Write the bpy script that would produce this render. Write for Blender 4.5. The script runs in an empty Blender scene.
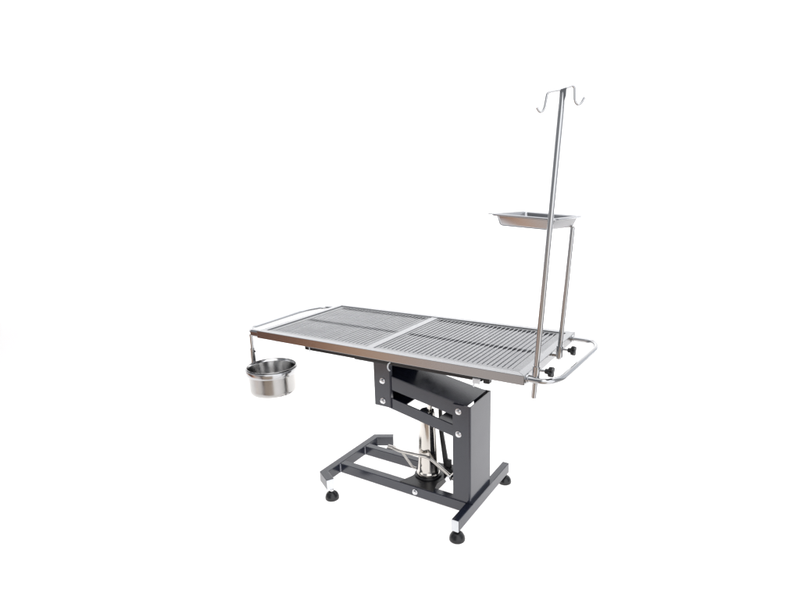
import bpy, bmesh, math, random
from mathutils import Vector, Matrix
random.seed(4)
S = bpy.context.scene
C = S.collection
R = math.radians

# ------------------------------------------------------------------ camera
YAW, PITCH, ROLL = -0.570398, 0.242153, -0.028932
CAM = Vector((1.18044, -1.87829, 1.35116))
cam = bpy.data.cameras.new('camera')
camo = bpy.data.objects.new('camera', cam); C.objects.link(camo)
fw = Vector((math.sin(YAW)*math.cos(PITCH), math.cos(YAW)*math.cos(PITCH), -math.sin(PITCH)))
r0 = Vector((math.cos(YAW), -math.sin(YAW), 0)); u0 = r0.cross(fw)
rr = r0*math.cos(ROLL) + u0*math.sin(ROLL); uu = u0*math.cos(ROLL) - r0*math.sin(ROLL)
M = Matrix((rr, uu, -fw)).transposed().to_4x4(); M.translation = CAM
camo.matrix_world = M
cam.sensor_width = 36; cam.sensor_fit = 'HORIZONTAL'
cam.lens = 544.33/800*36
cam.shift_x = -0.00625; cam.shift_y = 0.02
cam.clip_start = 0.05; cam.clip_end = 200
S.camera = camo

# ------------------------------------------------------------------ made-up surroundings (what the steel reflects)
w = bpy.data.worlds.new('World'); S.world = w; w.use_nodes = True
nt = w.node_tree; N = nt.nodes; Lk = nt.links; N.clear()
out = N.new('ShaderNodeOutputWorld'); bg = N.new('ShaderNodeBackground')
tc = N.new('ShaderNodeTexCoord')
def dot(v):
    d = N.new('ShaderNodeVectorMath'); d.operation = 'DOT_PRODUCT'; d.inputs[1].default_value = v
    Lk.new(tc.outputs['Generated'], d.inputs[0]); return d.outputs['Value']
at2 = N.new('ShaderNodeMath'); at2.operation = 'ARCTAN2'
Lk.new(dot((.842, .54, 0)), at2.inputs[0]); Lk.new(dot((.54, -.842, 0)), at2.inputs[1])
az = N.new('ShaderNodeMapRange'); az.inputs['From Min'].default_value = -math.pi; az.inputs['From Max'].default_value = math.pi
Lk.new(at2.outputs[0], az.inputs['Value'])
lo = N.new('ShaderNodeValToRGB'); hi = N.new('ShaderNodeValToRGB')
def ramp(n, st):
    e = n.color_ramp.elements
    while len(e) > 1: e.remove(e[0])
    e[0].position = (st[0][0]+180)/360; e[0].color = (*st[0][1], 1)
    for p, c in st[1:]:
        x = e.new((p+180)/360); x.color = (*c, 1)
# surroundings made up for the steel's reflections, by bearing (degrees right of the line behind the camera): low half and high half
ramp(lo, [(-180, (.90, .92, .95)), (-140, (.80, .80, .80)), (-118, (.62, .40, .27)), (-102, (.52, .30, .19)), (-91, (.14, .08, .06)), (-82, (.24, .12, .09)), (-76, (.50, .25, .16)), (-71, (1.0, .62, .40)), (-66, (.92, .70, .58)),
          (-60, (.92, .82, .77)), (-44, (.80, .74, .71)), (-33, (.16, .12, .11)), (-26, (.52, .42, .34)), (13, (.60, .50, .42)), (18, (1.5, 1.5, 1.5)), (54, (1.5, 1.5, 1.55)), (58, (.5, .5, .52)), (87, (.60, .58, .57)), (92, (.10, .09, .09)), (110, (.14, .12, .12)), (120, (.8, .82, .84)), (180, (.90, .92, .95))])
ramp(hi, [(-180, (.95, .98, 1.03)), (-130, (.86, .88, .92)), (-114, (.28, .29, .31)), (-88, (.22, .23, .25)), (-80, (.62, .64, .68)), (-66, (.60, .62, .66)), (-58, (.20, .21, .23)), (-22, (.27, .28, .30)),
          (-12, (1.7, 1.72, 1.75)), (50, (1.7, 1.74, 1.82)), (58, (.55, .57, .6)), (80, (.35, .36, .38)), (100, (.9, .94, 1.0)), (180, (.95, .98, 1.03))])
Lk.new(az.outputs[0], lo.inputs[0]); Lk.new(az.outputs[0], hi.inputs[0])
sep = N.new('ShaderNodeSeparateXYZ'); Lk.new(tc.outputs['Generated'], sep.inputs[0])
mr = N.new('ShaderNodeMapRange'); mr.inputs['From Min'].default_value = -0.24; mr.inputs['From Max'].default_value = -0.06
mr.interpolation_type = 'SMOOTHSTEP'
Lk.new(sep.outputs['Z'], mr.inputs['Value'])
mix = N.new('ShaderNodeMix'); mix.data_type = 'RGBA'
Lk.new(mr.outputs[0], mix.inputs[0]); Lk.new(lo.outputs[0], mix.inputs[6]); Lk.new(hi.outputs[0], mix.inputs[7])
Lk.new(mix.outputs[2], bg.inputs[0]); bg.inputs[1].default_value = 1.0
Lk.new(bg.outputs[0], out.inputs[0])

def area(name, loc, target, sx, sy, power, col=(1, 1, 1)):
    l = bpy.data.lights.new(name, 'AREA'); l.shape = 'RECTANGLE'; l.size = sx; l.size_y = sy
    l.energy = power; l.color = col
    o = bpy.data.objects.new(name, l); C.objects.link(o); o.location = loc
    o.rotation_euler = (Vector(target)-Vector(loc)).to_track_quat('-Z', 'Y').to_euler()
    return o
area('overhead_fill', (-.6, 1.2, 4.6), (-.6, 1.2, 0), 6.0, 6.0, 120)  # added lamp out of view, lifts the paper towards white
# added unseen lamps behind the translucent paper, washing out the table's shadow
FWD = Vector((-.54, .842, 0))
l_ = area('under_paper_fill', tuple(FWD*2.2+Vector((0, 0, -.9))), tuple(FWD*2.2+Vector((0, 0, 5))), 4.4, 5.6, 175)
l_.rotation_euler = (math.pi, 0, -YAW)
area('backdrop_fill', tuple(FWD*8.2+Vector((0, 0, 2.2))), (0, 0, 1.6), 20, 5, 330)
area('sweep_fill', tuple(FWD*6.4+Vector((0, 0, -.5))), tuple(FWD*4.3+Vector((0, 0, 1.3))), 20, 2.4, 480)
S.view_settings.view_transform = 'Standard'; S.view_settings.look = 'None'
S.view_settings.exposure = 0; S.view_settings.gamma = 1

# ------------------------------------------------------------------ materials
def mat(name, col, rough=.4, metal=0., ior=1.5, coat=0., bump=0., bscale=(200, 200, 200), rvar=0., cvar=0., vs=8, smp=None, aniso=0):
    m = bpy.data.materials.new(name); m.use_nodes = True
    t = m.node_tree; b = t.nodes['Principled BSDF']
    b.inputs['Base Color'].default_value = (*col, 1); b.inputs['Roughness'].default_value = rough
    b.inputs['Metallic'].default_value = metal; b.inputs['IOR'].default_value = ior
    b.inputs['Coat Weight'].default_value = coat; b.inputs['Coat Roughness'].default_value = .06
    tcn = t.nodes.new('ShaderNodeTexCoord')
    if rvar or cvar:
        n = t.nodes.new('ShaderNodeTexNoise'); n.inputs['Scale'].default_value = vs; n.inputs['Detail'].default_value = 5
        mpn = t.nodes.new('ShaderNodeMapping'); mpn.inputs['Scale'].default_value = smp or (1, 1, 1)
        t.links.new(tcn.outputs['Object'], mpn.inputs[0]); t.links.new(mpn.outputs[0], n.inputs['Vector'])
        if rvar:
            a = t.nodes.new('ShaderNodeMapRange'); a.inputs['From Min'].default_value = .3; a.inputs['From Max'].default_value = .7
            a.inputs['To Min'].default_value = max(.02, rough-rvar); a.inputs['To Max'].default_value = rough+rvar
            t.links.new(n.outputs['Fac'], a.inputs['Value']); t.links.new(a.outputs[0], b.inputs['Roughness'])
        if cvar:
            c = t.nodes.new('ShaderNodeValToRGB')
            c.color_ramp.elements[0].position = .3; c.color_ramp.elements[1].position = .7
            c.color_ramp.elements[0].color = (*[x*(1-cvar) for x in col], 1)
            c.color_ramp.elements[1].color = (*[min(1, x*(1+cvar)) for x in col], 1)
            t.links.new(n.outputs['Fac'], c.inputs[0]); t.links.new(c.outputs[0], b.inputs['Base Color'])
    if bump:
        n = t.nodes.new('ShaderNodeTexNoise'); n.inputs['Scale'].default_value = 1; n.inputs['Detail'].default_value = 3
        mpn = t.nodes.new('ShaderNodeMapping'); mpn.inputs['Scale'].default_value = bscale
        bp = t.nodes.new('ShaderNodeBump'); bp.inputs['Strength'].default_value = bump; bp.inputs['Distance'].default_value = .002
        t.links.new(tcn.outputs['Object'], mpn.inputs[0]); t.links.new(mpn.outputs[0], n.inputs['Vector'])
        t.links.new(n.outputs['Fac'], bp.inputs['Height']); t.links.new(bp.outputs[0], b.inputs['Normal'])
    return m
M_STEEL = mat('brushed_steel', (.37, .372, .38), .15, 1, rvar=.03, vs=3)
M_BAR = mat('grate_steel', (.285, .286, .292), .30, 1, rvar=.05, vs=14)
M_PAN = mat('pan_steel', (.48, .48, .50), .45, 1, rvar=.08, cvar=.10)
M_TUBE = mat('polished_tube', (.50, .50, .505), .15, 1)
M_CHROME = mat('chrome', (.62, .59, .55), .10, 1, rvar=.03)  # warm tint put into the colour for a reflected beige floor
M_TRAY = mat('tray_steel', (.44, .44, .45), .20, 1, rvar=.04)
M_BOWL = mat('bowl_steel', (.72, .715, .71), .14, 1, rvar=.04, bump=.008, bscale=(4, 4, 60))
M_PAINT = mat('charcoal_paint', (.013, .0158, .029), .20, 0, ior=1.75, bump=.012, bscale=(260, 260, 260), rvar=.04, cvar=.08)
M_BLACK = mat('black_iron', (.007, .007, .0085), .35, 0, bump=.05)
M_RUB = mat('black_rubber', (.010, .010, .011), .28, 0, ior=1.5, rvar=.06)
M_PLAS = mat('white_plastic', (.80, .81, .83), .35)
M_ZINC = mat('zinc_bolt', (.75, .75, .76), .25, 1)
M_WELD = mat('weld_metal', (.40, .40, .44), .5, .8, bump=.5, bscale=(300, 300, 300))
M_PAPER = mat('white_paper', (.93, .93, .93), .9, 0, ior=1.3)
_t = M_PAPER.node_tree; _tr = _t.nodes.new('ShaderNodeBsdfTranslucent'); _tr.inputs[0].default_value = (.93, .93, .93, 1)
_mx = _t.nodes.new('ShaderNodeMixShader'); _mx.inputs[0].default_value = .5
_t.links.new(_t.nodes['Principled BSDF'].outputs[0], _mx.inputs[1]); _t.links.new(_tr.outputs[0], _mx.inputs[2])
_t.links.new(_mx.outputs[0], _t.nodes['Material Output'].inputs[0])

# ------------------------------------------------------------------ helpers
class B:
    """collects shapes in world coordinates, links them as one mesh object"""
    def __init__(s): s.bm = bmesh.new()
    def box(s, x0, x1, y0, y1, z0, z1, bev=.0, m=None, seg=2):
        t = bmesh.new(); bmesh.ops.create_cube(t, size=1)
        for v in t.verts:
            v.co = Vector(((x0+x1)/2+v.co.x*(x1-x0), (y0+y1)/2+v.co.y*(y1-y0), (z0+z1)/2+v.co.z*(z1-z0)))
        if bev: bmesh.ops.bevel(t, geom=t.edges[:], offset=bev, segments=seg, affect='EDGES', profile=.5)
        if m: t.transform(m)
        s.add(t); return s
    def prism(s, pts, axis, a0, a1, bev=0):
        """closed 2-D outline extruded along an axis"""
        t = bmesh.new()
        def co(p, a):
            return {'x': (a, p[0], p[1]), 'y': (p[0], a, p[1]), 'z': (p[0], p[1], a)}[axis]
        A = [t.verts.new(co(p, a0)) for p in pts]; Bv = [t.verts.new(co(p, a1)) for p in pts]
        t.faces.new(A); t.faces.new(Bv[::-1])
        for i in range(len(pts)):
            j = (i+1) % len(pts); t.faces.new((A[j], A[i], Bv[i], Bv[j]))
        bmesh.ops.recalc_face_normals(t, faces=t.faces[:])
        if bev: bmesh.ops.bevel(t, geom=t.edges[:], offset=bev, segments=2, affect='EDGES', profile=.5)
        s.add(t); return s
    def tube(s, pts, r, seg=16, caps=True, fillet=0.0, fs=6):
        P = [Vector(p) for p in pts]
        if fillet:
            Q = [P[0]]
            for i in range(1, len(P)-1):
                a, b, c = P[i-1], P[i], P[i+1]
                d1 = (a-b); d2 = (c-b); f = min(fillet, d1.length*.48, d2.length*.48)
                p0 = b+d1.normalized()*f; p2 = b+d2.normalized()*f
                for k in range(fs+1):
                    t = k/fs; Q.append(p0*(1-t)**2+b*2*t*(1-t)+p2*t*t)
            Q.append(P[-1]); P = Q
        rad = r if isinstance(r, (list, tuple)) else [r]*len(P)
        t = bmesh.new(); rings = []
        d = (P[1]-P[0]).normalized()
        up = Vector((0, 0, 1)) if abs(d.z) < .9 else Vector((0, 1, 0))
        n = (up - d*up.dot(d)).normalized()
        for i, p in enumerate(P):
            if i == 0: d = (P[1]-P[0]).normalized()
            elif i == len(P)-1: d = (P[-1]-P[-2]).normalized()
            else: d = ((P[i+1]-p).normalized()+(p-P[i-1]).normalized()).normalized()
            n = (n-d*n.dot(d)).normalized(); bb = d.cross(n)
            rings.append([t.verts.new(p+(n*math.cos(2*math.pi*k/seg)+bb*math.sin(2*math.pi*k/seg))*rad[i]) for k in range(seg)])
        for a, b in zip(rings, rings[1:]):
            for k in range(seg):
                f = t.faces.new((a[k], a[(k+1) % seg], b[(k+1) % seg], b[k])); f.smooth = True
        if caps:
            t.faces.new(rings[0][::-1]); t.faces.new(rings[-1])
        bmesh.ops.recalc_face_normals(t, faces=t.faces[:])
        s.add(t); return s
    def lathe(s, prof, c, seg=48, m=None):
        """profile of (radius, z) about the vertical through c"""
        t = bmesh.new(); rings = []
        for (r, z) in prof:
            if r < 1e-6: rings.append([t.verts.new((0, 0, z))])
            else: rings.append([t.verts.new((r*math.cos(2*math.pi*k/seg), r*math.sin(2*math.pi*k/seg), z)) for k in range(seg)])
        for a, b in zip(rings, rings[1:]):
            for k in range(seg):
                k2 = (k+1) % seg
                if len(a) == 1 and len(b) == 1: continue
                if len(a) == 1: f = t.faces.new((a[0], b[k2], b[k]))
                elif len(b) == 1: f = t.faces.new((a[k], a[k2], b[0]))
                else: f = t.faces.new((a[k], a[k2], b[k2], b[k]))
                f.smooth = True
        bmesh.ops.recalc_face_normals(t, faces=t.faces[:])
        if m: t.transform(m)
        t.transform(Matrix.Translation(Vector(c)))
        s.add(t); return s
    def add(s, t):
        me = bpy.data.meshes.new('tmp'); t.to_mesh(me); t.free(); s.bm.from_mesh(me); bpy.data.meshes.remove(me)
    def build(s, name, material, parent=None, sharp=None):
        me = bpy.data.meshes.new(name)
        if parent is not None:
            s.bm.transform(Matrix.Translation(-base_of(parent)))
        for e in s.bm.edges:
            if len(e.link_faces) == 2 and e.calc_face_angle(0) > R(36): e.smooth = False
        s.bm.to_mesh(me); s.bm.free(); me.materials.append(material)
        o = bpy.data.objects.new(name, me); C.objects.link(o)
        if parent is not None: o.parent = parent
        return o
def base_of(o):
    v = Vector((0, 0, 0))
    while o is not None: v += o.location; o = o.parent
    return v
def thing(name, loc, label, cat, group=None):
    o = bpy.data.objects.new(name, None); C.objects.link(o); o.location = loc; o.empty_display_size = .05
    o['label'] = label; o['category'] = cat
    if group: o['group'] = group
    return o

# ------------------------------------------------------------------ the setting: one seamless white paper sweep
t = bmesh.new()
prof = [(-.80, 0), (0, 0), (2, 0), (4.0, 0)]
for k in range(1, 13):
    a = k/12*math.pi/2; prof.append((4.0+1.6*math.sin(a), 1.6-1.6*math.cos(a)))
prof.append((5.6, 5.2))
xs = [-1, -.5, 0, .5, 1]
grid = [[t.verts.new((x*(.78*(y+2.22)+.45), y, z)) for x in xs] for (y, z) in prof]
for a, b in zip(grid, grid[1:]):
    for i in range(len(xs)-1):
        f = t.faces.new((a[i], a[i+1], b[i+1], b[i])); f.smooth = True
bd = B(); bd.add(t); floor = bd.build('backdrop', M_PAPER)
floor.rotation_euler = (0, 0, -YAW); floor['kind'] = 'structure'

# ------------------------------------------------------------------ the operating table
T = thing('operating_table', (0, 0, 0), 'veterinary operating table with slatted stainless steel top on a charcoal lifting base', 'operating table')
ZT = .7362; HX = .61; HY = .2935; ZB = ZT-.0335

# top frame: four mitred channel sides with a raised lip
fr = B()
def rim(x0, x1, y0, y1, wd, z0, z1, bev=.0015):
    fr.prism([(x0, y0), (x1, y0), (x1-wd, y0+wd), (x0+wd, y0+wd)], 'z', z0, z1, bev)
    fr.prism([(x0, y1), (x1, y1), (x1-wd, y1-wd), (x0+wd, y1-wd)], 'z', z0, z1, bev)
    fr.prism([(x0, y0), (x0+wd, y0+wd), (x0+wd, y1-wd), (x0, y1)], 'z', z0, z1, bev)
    fr.prism([(x1, y0), (x1-wd, y0+wd), (x1-wd, y1-wd), (x1, y1)], 'z', z0, z1, bev)
rim(-HX, HX, -HY, HY, .030, ZB, ZT, .0016)
fr.build('top_frame', M_STEEL, T)
# drain pan with two gutters along the length
pan = B()
zf = ZT-.0074
for (a, b) in ((-.263, -.042), (-.002, .208), (.249, .263)):
    pan.box(-.5795, .5795, a, b, zf-.003, zf)
for (a, b) in ((-.0425, -.0015), (.2075, .2495)):
    pan.box(-.5795, .5795, a, b, ZB+.001, ZB+.003)
    pan.box(-.5795, .5795, a-.0015, a, ZB+.001, zf-.0035); pan.box(-.585, .585, b, b+.0015, ZB+.001, zf-.0035)
pan.build('drain_pan', M_PAN, T)
cb = B(); cb.box(-.044, -.0085, -.2628, .2628, ZT-.013, ZT-.0022, .002); cb.build('centre_bar', M_STEEL, T)
for (x0, x1) in ((-.0050, .5785), (-.5785, -.047)):
    g = B(); zt = ZT-.0035; bw = .024
    y0, y1 = -.2620, .2620
    g.box(x0, x1, y0, y0+bw, zt-.004, zt, .0012); g.box(x0, x1, y1-bw*.6, y1, zt-.004, zt, .0012)
    e0, e1 = (.011, .030) if x0 > -.1 else (.030, .006)
    g.box(x0, x0+e0, y0+bw+.0005, y1-bw*.6-.0005, zt-.004, zt-.0003, .001)
    g.box(x1-e1, x1, y0+bw+.0005, y1-bw*.6-.0005, zt-.004, zt-.0003, .001)
    n = int(round((x1-e1-x0-e0)/.0186)); p = (x1-e1-x0-e0)/n
    for i in range(n):
        xc = x0+e0+(i+.5)*p; j = random.uniform(-.0004, .0004)
        hw, nk = .0068, .0036
        ys = [(y0+bw+.0003, hw), (-.0385, hw), (-.0365, nk), (-.0080, nk), (-.0060, hw), (.2130, hw), (.2160, nk), (.2440, nk), (.2462, hw), (y1-bw*.6-.0003, hw)]
        g.prism([(xc+j-w_, y_) for y_, w_ in ys]+[(xc+j+w_, y_) for y_, w_ in ys[::-1]], 'z', zt-.0036, zt-.0012+random.uniform(-.0002, .0002), .0008)
    g.build('grate', M_BAR, T)
# round end rails
zr = ZT-.0165
for s in (1, -1):
    rl = B()
    if s > 0: pts = [(.611, -.272), (.672, -.274), (.708, -.225), (.727, .17), (.70, .243), (.611, .25)]
    else: pts = [(-.611, -.279), (-.664, -.279), (-.712, -.236), (-.727, .14), (-.686, .252), (-.611, .256)]
    rl.tube([(x, y, zr) for x, y in pts], .0098 if s > 0 else .0095, fillet=.045)
    o = rl.build('end_rail', M_TUBE, T)
    for y in (pts[0][1], pts[-1][1]):
        c = B()
        if s < 0 and y < 0: c.box(-.656, -.600, -.2932, -.2655, ZB+.0012, ZT-.0012, .0075, seg=4); c.build('rail_socket', M_STEEL, o)
        else: c.tube([(s*.6105, y, zr), (s*.6165, y, zr)], .0145, seg=24); c.build('rail_collar', M_TUBE, o)
# sub frame below the top
sf = B()
sf.box(-.40, .43, -.222, -.194, .660, .700, .002); sf.box(-.40, .43, .16, .188, .660, .700, .002)
for x in (-.386, -.12, .10, .416): sf.box(x-.014, x+.014, -.1935, .1595, .664, .7005, .002)
sf.box(-.150, .02, -.20, .17, .648, .6595, .002)
sf.build('sub_frame', M_BLACK, T)
# upper bracket: channel open to the right
YN = -.127; YF = .070
br = B()
br.box(-.108, -.028, YN, YN+.005, .430, .6475, .0015); br.box(-.108, .004, YF-.005, YF, .430, .6475, .0015)
br.box(-.108, -.103, YN+.0052, YF-.0052, .432, .6472, .001)
br.box(-.030, -.0255, YN+.0015, YN+.018, .428, .6470, .001)
br.build('upper_bracket', M_PAINT, T)
# post: channel open to the left, on a foot plate
po = B()
def arc(cx_, cy_, r, a0, a1, n=6): return [(cx_+r*math.cos(R(a0+(a1-a0)*k/n)), cy_+r*math.sin(R(a0+(a1-a0)*k/n))) for k in range(n+1)]
XW = .3412
po.prism([(.264, YN)]+arc(XW-.0065, YN+.0065, .0065, -90, 0)+arc(XW-.0065, YF-.0065, .0065, 0, 90)+[(.264, YF), (.264, YF-.0045)]
         +arc(XW-.0065, YF-.0065, .002, 90, 0)+arc(XW-.0065, YN+.0065, .002, 0, -90)+[(.264, YN+.0045)], 'z', .0985, .508)
po.build('lift_post', M_PAINT, T)
fp = B(); fp.box(.262, .3535, YN-.0005, YF+.004, .0955, .0983, .001); fp.build('post_base_plate', M_PAINT, T)
# lifting arms
def arm_pts(x0, z0, x1, z1, h): return [(x0, z0-h), (x1, z1-h), (x1, z1+h), (x0, z0+h)]
zu = lambda x: .545-.181*(x+.064)
ua = B()
for (a, b) in ((YN+.0065, YN+.0105), (YF-.0105, YF-.0065)):
    ua.prism(arm_pts(-.095, zu(-.095), .322, zu(.322), .0285), 'y', a, b, .001)
ua.build('upper_arm', M_PAINT, T)
cv = B()
cv.prism([(-.098, zu(-.098)+.029), (.3215, zu(.3215)+.029), (.3215, zu(.3215)+.0325), (-.098, zu(-.098)+.0325)], 'y', YN+.006, YF-.006, .001)
cv.build('arm_cover', M_PAINT, T)
lz = lambda x: .455-.194*(x+.064)
for (a, b) in ((YN+.0065, YN+.0125), (YF-.0125, YF-.0065)):
    la = B(); la.prism(arm_pts(-.092, lz(-.092), .318, lz(.318), .0245), 'y', a, b, .001); la.build('lower_arm', M_PAINT, T)
for (a, b) in ((-.1022, 0.0), (.155, .316)):
    wb = B(); wb.prism([(a, lz(a)-.0240), (b, lz(b)-.0240), (b, lz(b)-.0200), (a, lz(a)-.0200)], 'y', YN+.0128, YF-.0128); wb.build('arm_web', M_PAINT, T)
# cross member the piston pushes on
cm = B(); cm.tube([(.118, YN+.0112, zu(.118)-.002), (.118, YF-.0112, zu(.118)-.002)], .014); cm.build('piston_crossbar', M_BLACK, T)
# bolts
def bolt(x, y, z, r=.0088):
    b = B()
    m = Matrix.Rotation(R(90), 4, 'X')
    b.lathe([(0, .0), (r*1.45, .0), (r*1.45, .0018), (r*1.1, .0022), (r*1.1, .0075), (r*.8, .009), (0, .009)], (x, y, z), seg=6 if False else 24, m=m)
    b.build('bolt', M_ZINC, T)
for x, z in ((-.064, .545), (-.065, .455), (.290, .481), (.290, .386)): bolt(x, YN-.0002, z)
# base
H0, H1 = .0475, .0950
bs = B(); bs.box(.322, .3525, -.2535, .2535, H0, H1, .0025); bs.build('right_foot_beam', M_PAINT, T)
bl = B()
ca, sa = math.cos(R(30)), math.sin(R(30))
W = .035
# mitred outline of the left cross beam with ends turned inward by 60 degrees
o1 = Vector((-.357, -.232)); o2 = Vector((-.357, .192))
dn = Vector((ca, -sa)); df = Vector((ca, sa)); Ln = .092
i1 = Vector((-.357+W, -.232+W*math.tan(R(30)))); i2 = Vector((-.357+W, .192-W*math.tan(R(30))))
en = o1+dn*Ln; ef = o2+df*(Ln+.008)
eni = en+Vector((sa, ca))*W; efi = ef+Vector((sa, -ca))*W
bl.prism([tuple(v) for v in (o1, en, eni, i1, i2, efi, ef, o2)], 'z', H0, H1, .0022)
bl.build('left_foot_beam', M_PAINT, T)
for (a, b) in ((-.128, -.093), (.064, .099)):
    lb = B(); lb.box(-.3217, .3215, a, b, H0+.0005, H1-.0008, .0025); lb.build('long_beam', M_PAINT, T)
for y in (-.1295, .0625):
    wd = B(); wd.tube([(-.3200, y, H0+.003), (-.3203, y, H1-.003)], .0028, seg=8); wd.build('weld_bead', M_WELD, T)
# end caps of white plastic
ec = B(); ec.box(.3222, .3523, -.2565, -.2537, H0+.0003, H1-.0003, .0006); ec.build('end_cap', M_PLAS, T)
ec = B()
a = en+dn*.0002; c = en+dn*.003; nn = Vector((sa, ca))
ec.prism([tuple(a), tuple(c), tuple(c+nn*W), tuple(a+nn*W)], 'z', H0+.0003, H1-.0003, .0005); ec.build('end_cap', M_PLAS, T)
# adjustable feet
for (x, y) in ((.338, -.238), (.338, .238), (-.268, -.258), (-.272, .222)):
    f = B()
    f.lathe([(0, 0), (.027, 0), (.0305, .003), (.031, .009), (.029, .018), (.0235, .028), (.015, .0345), (.010, .036), (0, .036)], (x, y, 0), seg=32)
    fo = f.build('rubber_foot', M_RUB, T)
    g = B(); g.tube([(x, y, .034), (x, y, H0+.001)], .006, seg=12); g.lathe([(0, .0395), (.0095, .0395), (.0095, .0455), (0, .0455)], (x, y, 0), seg=6)
    g.build('levelling_screw', M_ZINC, fo)
bolt(.083, -.1282, .070, .0085)
# pump
px, py = .084, -.016
pm = B(); pm.prism([(.005, -.1275), (.172, -.1275), (.155, -.06), (.165, .03), (.17, .098), (.02, .098), (.03, .0), (.03, -.06)], 'z', .0952, .0985, .0008)
pm.box(.03, .15, -.09, .058, .055, .0948, .004)
pm.lathe([(0, .0985), (.060, .0985), (.060, .102), (.056, .106), (0, .106)], (px, py, 0))
pm.build('pump_base', M_BLACK, T)
cy = B(); cy.lathe([(0, .1065), (.0445, .1065), (.0470, .108), (.0480, .112), (.0476, .117), (.0455, .122), (.0448, .127), (.0430, .16), (.0390, .25), (.0350, .33), (.0325, .395), (.030, .402), (0, .402)], (px, py, 0), seg=64)
cy.build('pump_cylinder', M_CHROME, T)
cr = B(); cr.lathe([(.0476, .1065), (.0505, .1075), (.0505, .1115), (.0476, .1135)], (px, py, 0)); cr.build('cylinder_ring', M_CHROME, T)
pr = B(); pr.tube([(px+.010, py, .400), (.114, py, zu(.118)-.012)], .0105, seg=20); pr.build('piston_rod', M_CHROME, T)
st = B(); st.prism([(.150, .100), (.176, .100), (.142, .30), (.134, .445), (.122, .445), (.124, .30)], 'y', .012, .024, .002)
st.box(.160, .200, -.016, .030, .099, .150, .003); st.box(.166, .188, -.006, .011, .140, .185, .003)
st.build('release_lever', M_BLACK, T)
# foot pedal
pd = B()
pd.tube([(-.075, -.055, .204), (-.030, -.066, .203), (.112, -.078, .219), (.130, -.078, .216), (.222, -.074, .158), (.232, -.060, .150)], .0072, fillet=.02)
pd.tube([(-.014, -.068, .199), (.040, -.075, .149), (.058, -.072, .147)], .0048, fillet=.01, seg=12)
pd.tube([(.226, -.095, .155), (.226, -.020, .155)], .0085, seg=16)
pd.tube([(-.098, -.053, .2035), (-.070, -.0552, .204)], .0080, seg=16)
pd.build('foot_pedal', M_CHROME, T)
for yy in (-.096, -.085): 
    n_ = B(); m = Matrix.Rotation(R(90), 4, 'X'); n_.lathe([(0, 0), (.013, 0), (.013, .006), (0, .006)], (.226, yy, .155), seg=6, m=m); n_.build('pedal_nut', M_ZINC, T)
# cable ties and clips hanging below the top
ct = B(); ct.tube([(.044, -.2225, .672), (.036, -.226, .664), (.034, -.228, .652), (.038, -.229, .644), (.046, -.230, .640)], .0026, seg=8, fillet=.004); ct.build('cable_tie', M_PLAS, T)
ct = B(); ct.tube([(-.372, -.2240, .676), (-.370, -.2245, .656)], .0026, seg=8); ct.build('cable_tie', M_PLAS, T)
ck = B(); ck.box(.398, .426, -.232, -.2225, .652, .672, .002); ck.tube([(.404, -.229, .652), (.402, -.230, .640)], .003, seg=8); ck.build('frame_clip', M_PLAS, T)
ck = B(); ck.box(.434, .458, -.222, -.196, .655, .676, .003); ck.build('frame_stop', M_BLACK, T)

# pole clamps with star knobs
def clamp(xp, y):
    b = B()
    b.tube([(xp-.001, y, .722), (xp+.0015, y, .764)], .0125, seg=24)
    b.box(.6105, xp-.004, y-.010, y+.010, .7235, .7345, .002)
    o = b.build('pole_clamp', M_TUBE, T)
    s_ = B(); s_.tube([(xp+.010, y, .752), (xp+.036, y, .752)], .0048, seg=12); s_.build('clamp_screw', M_TUBE, o)
    k = B(); mx = Matrix.Rotation(R(90), 4, 'Y')
    k.lathe([(0, 0), (.0085, 0), (.0095, .010), (.011, .014), (.0115, .024), (.009, .0265), (0, .0265)], (xp+.030, y, .752), seg=24, m=mx)
    for q in range(4):
        a = R(25+90*q); cyy, czz = y+math.cos(a)*.0115, .752+math.sin(a)*.0115
        k.lathe([(0, .0), (.0070, .0), (.0085, .003), (.0085, .010), (.0065, .0125), (0, .0125)], (xp+.043, cyy, czz), seg=16, m=mx)
    k.build('clamp_knob', M_RUB, o)
LEAN = .0613
def pole_x(z): return .6365+LEAN*(z-.734)
clamp(.6375, -.260); clamp(.6375, -.010)

# ------------------------------------------------------------------ infusion pole
IV = thing('infusion_pole', (pole_x(.655), -.260, .655), 'tall leaning steel infusion pole with double hook at its top', 'infusion pole')
y = -.260
b = B(); b.tube([(pole_x(.655), y, .655), (pole_x(1.30), y, 1.30), (pole_x(1.53), y, 1.53)], .0088, seg=20)
b.build('pole', M_TUBE, IV)
b = B(); Rv = Vector((.842, .54, 0))
top = Vector((pole_x(1.588), y, 1.588))
b.tube([(pole_x(1.5301), y, 1.5301), (pole_x(1.548), y, 1.548), (pole_x(1.575), y, 1.575), tuple(top)], [.0088, .0084, .0070, .0055], seg=16)
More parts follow.
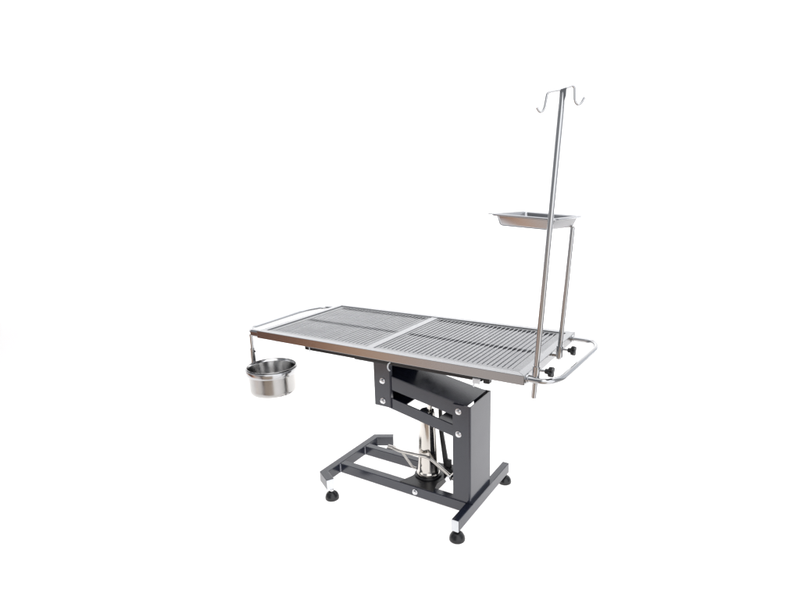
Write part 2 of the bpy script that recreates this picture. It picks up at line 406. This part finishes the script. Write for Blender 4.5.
# flattened top of the pole, widening to the cross bar
def rot_prism(bb, pts, th):
    tt = bmesh.new(); nrm = Vector((-.116, .993, 0)); Rv = Vector((.993, .116, 0))
    A = [tt.verts.new(top+Rv*p[0]+Vector((0, 0, p[1]))-nrm*th/2) for p in pts]
    D = [tt.verts.new(top+Rv*p[0]+Vector((0, 0, p[1]))+nrm*th/2) for p in pts]
    tt.faces.new(A); tt.faces.new(D[::-1])
    for i in range(len(pts)): j = (i+1) % len(pts); tt.faces.new((A[j], A[i], D[i], D[j]))
    bmesh.ops.recalc_face_normals(tt, faces=tt.faces[:]); bb.add(tt)
rot_prism(b, [(-.0075, .001), (-.0075, -.018), (-.0085, -.050), (.0045, -.050), (.006, -.030), (.0095, -.018), (.0105, .004)], .012)
b.build('flattened_tip', M_TUBE, IV)
def hk(pts):
    h = B(); h.tube([tuple(top+Rv*p[0]+Vector((0, 0, p[1]))) for p in pts], .0034, seg=12, fillet=.006); return h
U = .00299
def pxy(x, yy): return ((x-562.2)*U, (90.3-yy)*U*1.02)
hk([pxy(*q) for q in ((561, 90), (550.0, 91.6), (547.6, 93.2), (545.6, 105), (544, 108.2), (541.5, 109.3), (539.6, 107.8), (538.2, 105))]).build('hook', M_TUBE, IV)
hk([pxy(*q) for q in ((563, 89.6), (570.5, 87.0), (573.0, 88.5), (573.6, 99.5), (575, 102.6), (577.4, 103.8), (580.2, 102), (582.6, 97.5))]).build('hook', M_TUBE, IV)

# ------------------------------------------------------------------ tray post
TP = thing('tray_post', (pole_x(.715), -.010, .715), 'short steel post holding the instrument tray beside the infusion pole', 'post')
b = B(); b.tube([(pole_x(.715), -.010, .715), (pole_x(1.185), -.010, 1.185)], .0082, seg=20); b.build('pole', M_TUBE, TP)
b = B(); b.box(pole_x(1.19)-.045, pole_x(1.19)+.008, -.020, .000, 1.1855, 1.1885, .001); b.build('tray_bracket', M_TUBE, TP)

# ------------------------------------------------------------------ instrument tray
def rrect(x0, x1, y0, y1, r, z, seg=6):
    P = []
    for cx_, cy_, a0 in ((x1-r, y1-r, 0), (x0+r, y1-r, 90), (x0+r, y0+r, 180), (x1-r, y0+r, 270)):
        for k in range(seg+1):
            a = R(a0+90*k/seg); P.append(Vector((cx_+r*math.cos(a), cy_+r*math.sin(a), z)))
    return P
TR = thing('instrument_tray', (.456, -.230, 1.245), 'shallow rectangular steel instrument tray on its post above the table end', 'tray')
LX, LY = .224, .262
levels = [(.002, .024, -.0075), (.000, .025, -.0055), (.0002, .025, -.0022), (.0035, .023, 0), (.011, .014, -.0005), (.0140, .013, -.0025), (.0155, .013, -.0055), (.0163, .013, -.008), (.0235, .014, -.0325), (.0245, .014, -.0345), (.028, .013, -.0375), (.031, .012, -.0380)]
tt = bmesh.new(); rings = []
for (ins, r, z) in levels:
    rings.append([tt.verts.new(p) for p in rrect(ins, LX-ins, ins, LY-ins, r, z)])
for (ins, r, z) in [(.033, .012, -.0390), (.0295, .015, -.0362), (.0205, .013, -.015), (.016, .013, -.0045), (.011, .0145, -.002), (.002, .02, -.0048)][::1]:
    pass
for a, bq in zip(rings, rings[1:]):
    n = len(a)
    for k in range(n):
        f = tt.faces.new((a[k], a[(k+1) % n], bq[(k+1) % n], bq[k])); f.smooth = True
tt.faces.new(rings[-1])
bmesh.ops.recalc_face_normals(tt, faces=tt.faces[:])
bmesh.ops.solidify(tt, geom=tt.faces[:], thickness=.0012)
me = bpy.data.meshes.new('pan'); tt.to_mesh(me); tt.free(); me.materials.append(M_TRAY)
o = bpy.data.objects.new('pan', me); C.objects.link(o); o.parent = TR
TR.rotation_euler = (R(-1.7), R(3.7), R(-3.5))
# small carrying lug at the near left corner
b = B(); 
lug = bmesh.new(); b.box(-.006, .004, .004, .016, -.004, -.001, .001)
lug.free()
me2 = bpy.data.meshes.new('corner_lug'); b.bm.to_mesh(me2); b.bm.free(); me2.materials.append(M_TUBE)
o = bpy.data.objects.new('corner_lug', me2); C.objects.link(o); o.parent = TR

# ------------------------------------------------------------------ hanging bowl
bc = Vector((-.543, -.288, .585)); sx, sy = -.662, -.281
BW = thing('hanging_bowl', (bc.x, bc.y, .47), 'round polished steel bowl hanging from the left end rail', 'bowl')
b = B()
b.lathe([(0, -.1200), (.082, -.1200), (.087, -.1192), (.0965, -.1150), (.1000, -.1085), (.1010, -.1040), (.1014, -.096), (.1016, -.012), (.1022, -.0085), (.1048, -.0035), (.1075, -.0025), (.1082, -.0012), (.1072, .0002),
         (.1050, -.0002), (.1035, -.0035), (.1012, -.0075), (.1003, -.0120), (.0998, -.100), (.0988, -.107), (.0920, -.1145), (.085, -.117), (.076, -.1176), (0, -.1176)], bc, seg=96)
bo = b.build('bowl', M_BOWL, BW)
M_BOWL_DARK = mat('bowl_steel_dark', (.44, .43, .42), .20, 1, rvar=.05, vs=20)  # darker copy of the bowl's steel, standing in for dimmer reflections outside
bo.data.materials.append(M_BOWL_DARK)
for p in bo.data.polygons:
    c_ = p.center; rad_ = math.hypot(c_.x, c_.y)
    if (p.vertices and c_.z > .1095) or p.normal.z < -.3 or (rad_ > .05 and (p.normal.x*c_.x+p.normal.y*c_.y) > .2*rad_ and abs(p.normal.z) < .95 and rad_ > .0835 and p.normal.z < .3): p.material_index = 1
b = B()
ang = math.atan2(sy-bc.y, sx-bc.x)
n_ = 48
b.lathe([(.1030, -.0048), (.1110, -.0048), (.1124, -.0056), (.1130, -.0080), (.1130, -.0270), (.1120, -.0295), (.1105, -.0300), (.1030, -.0300), (.1030, -.0048)], bc, seg=96)
b.tube([(bc.x+.1125*math.cos(ang), bc.y+.1125*math.sin(ang), bc.z-.018), (sx, sy, bc.z-.018)], .006, seg=10)
b.build('holder_ring', M_TUBE, BW)
b = B(); b.tube([(sx, sy, zr-.0093), (sx+.001, sy, .632)], .0078, seg=20); b.tube([(sx+.001, sy, .646), (sx, sy, .540)], .0112, seg=20)
b.build('hanger_rod', M_TUBE, BW)
b = B(); b.tube([(sx+.010, sy, .634), (sx+.020, sy-.004, .634)], .0042, seg=12); b.build('thumb_screw', M_BLACK, BW)
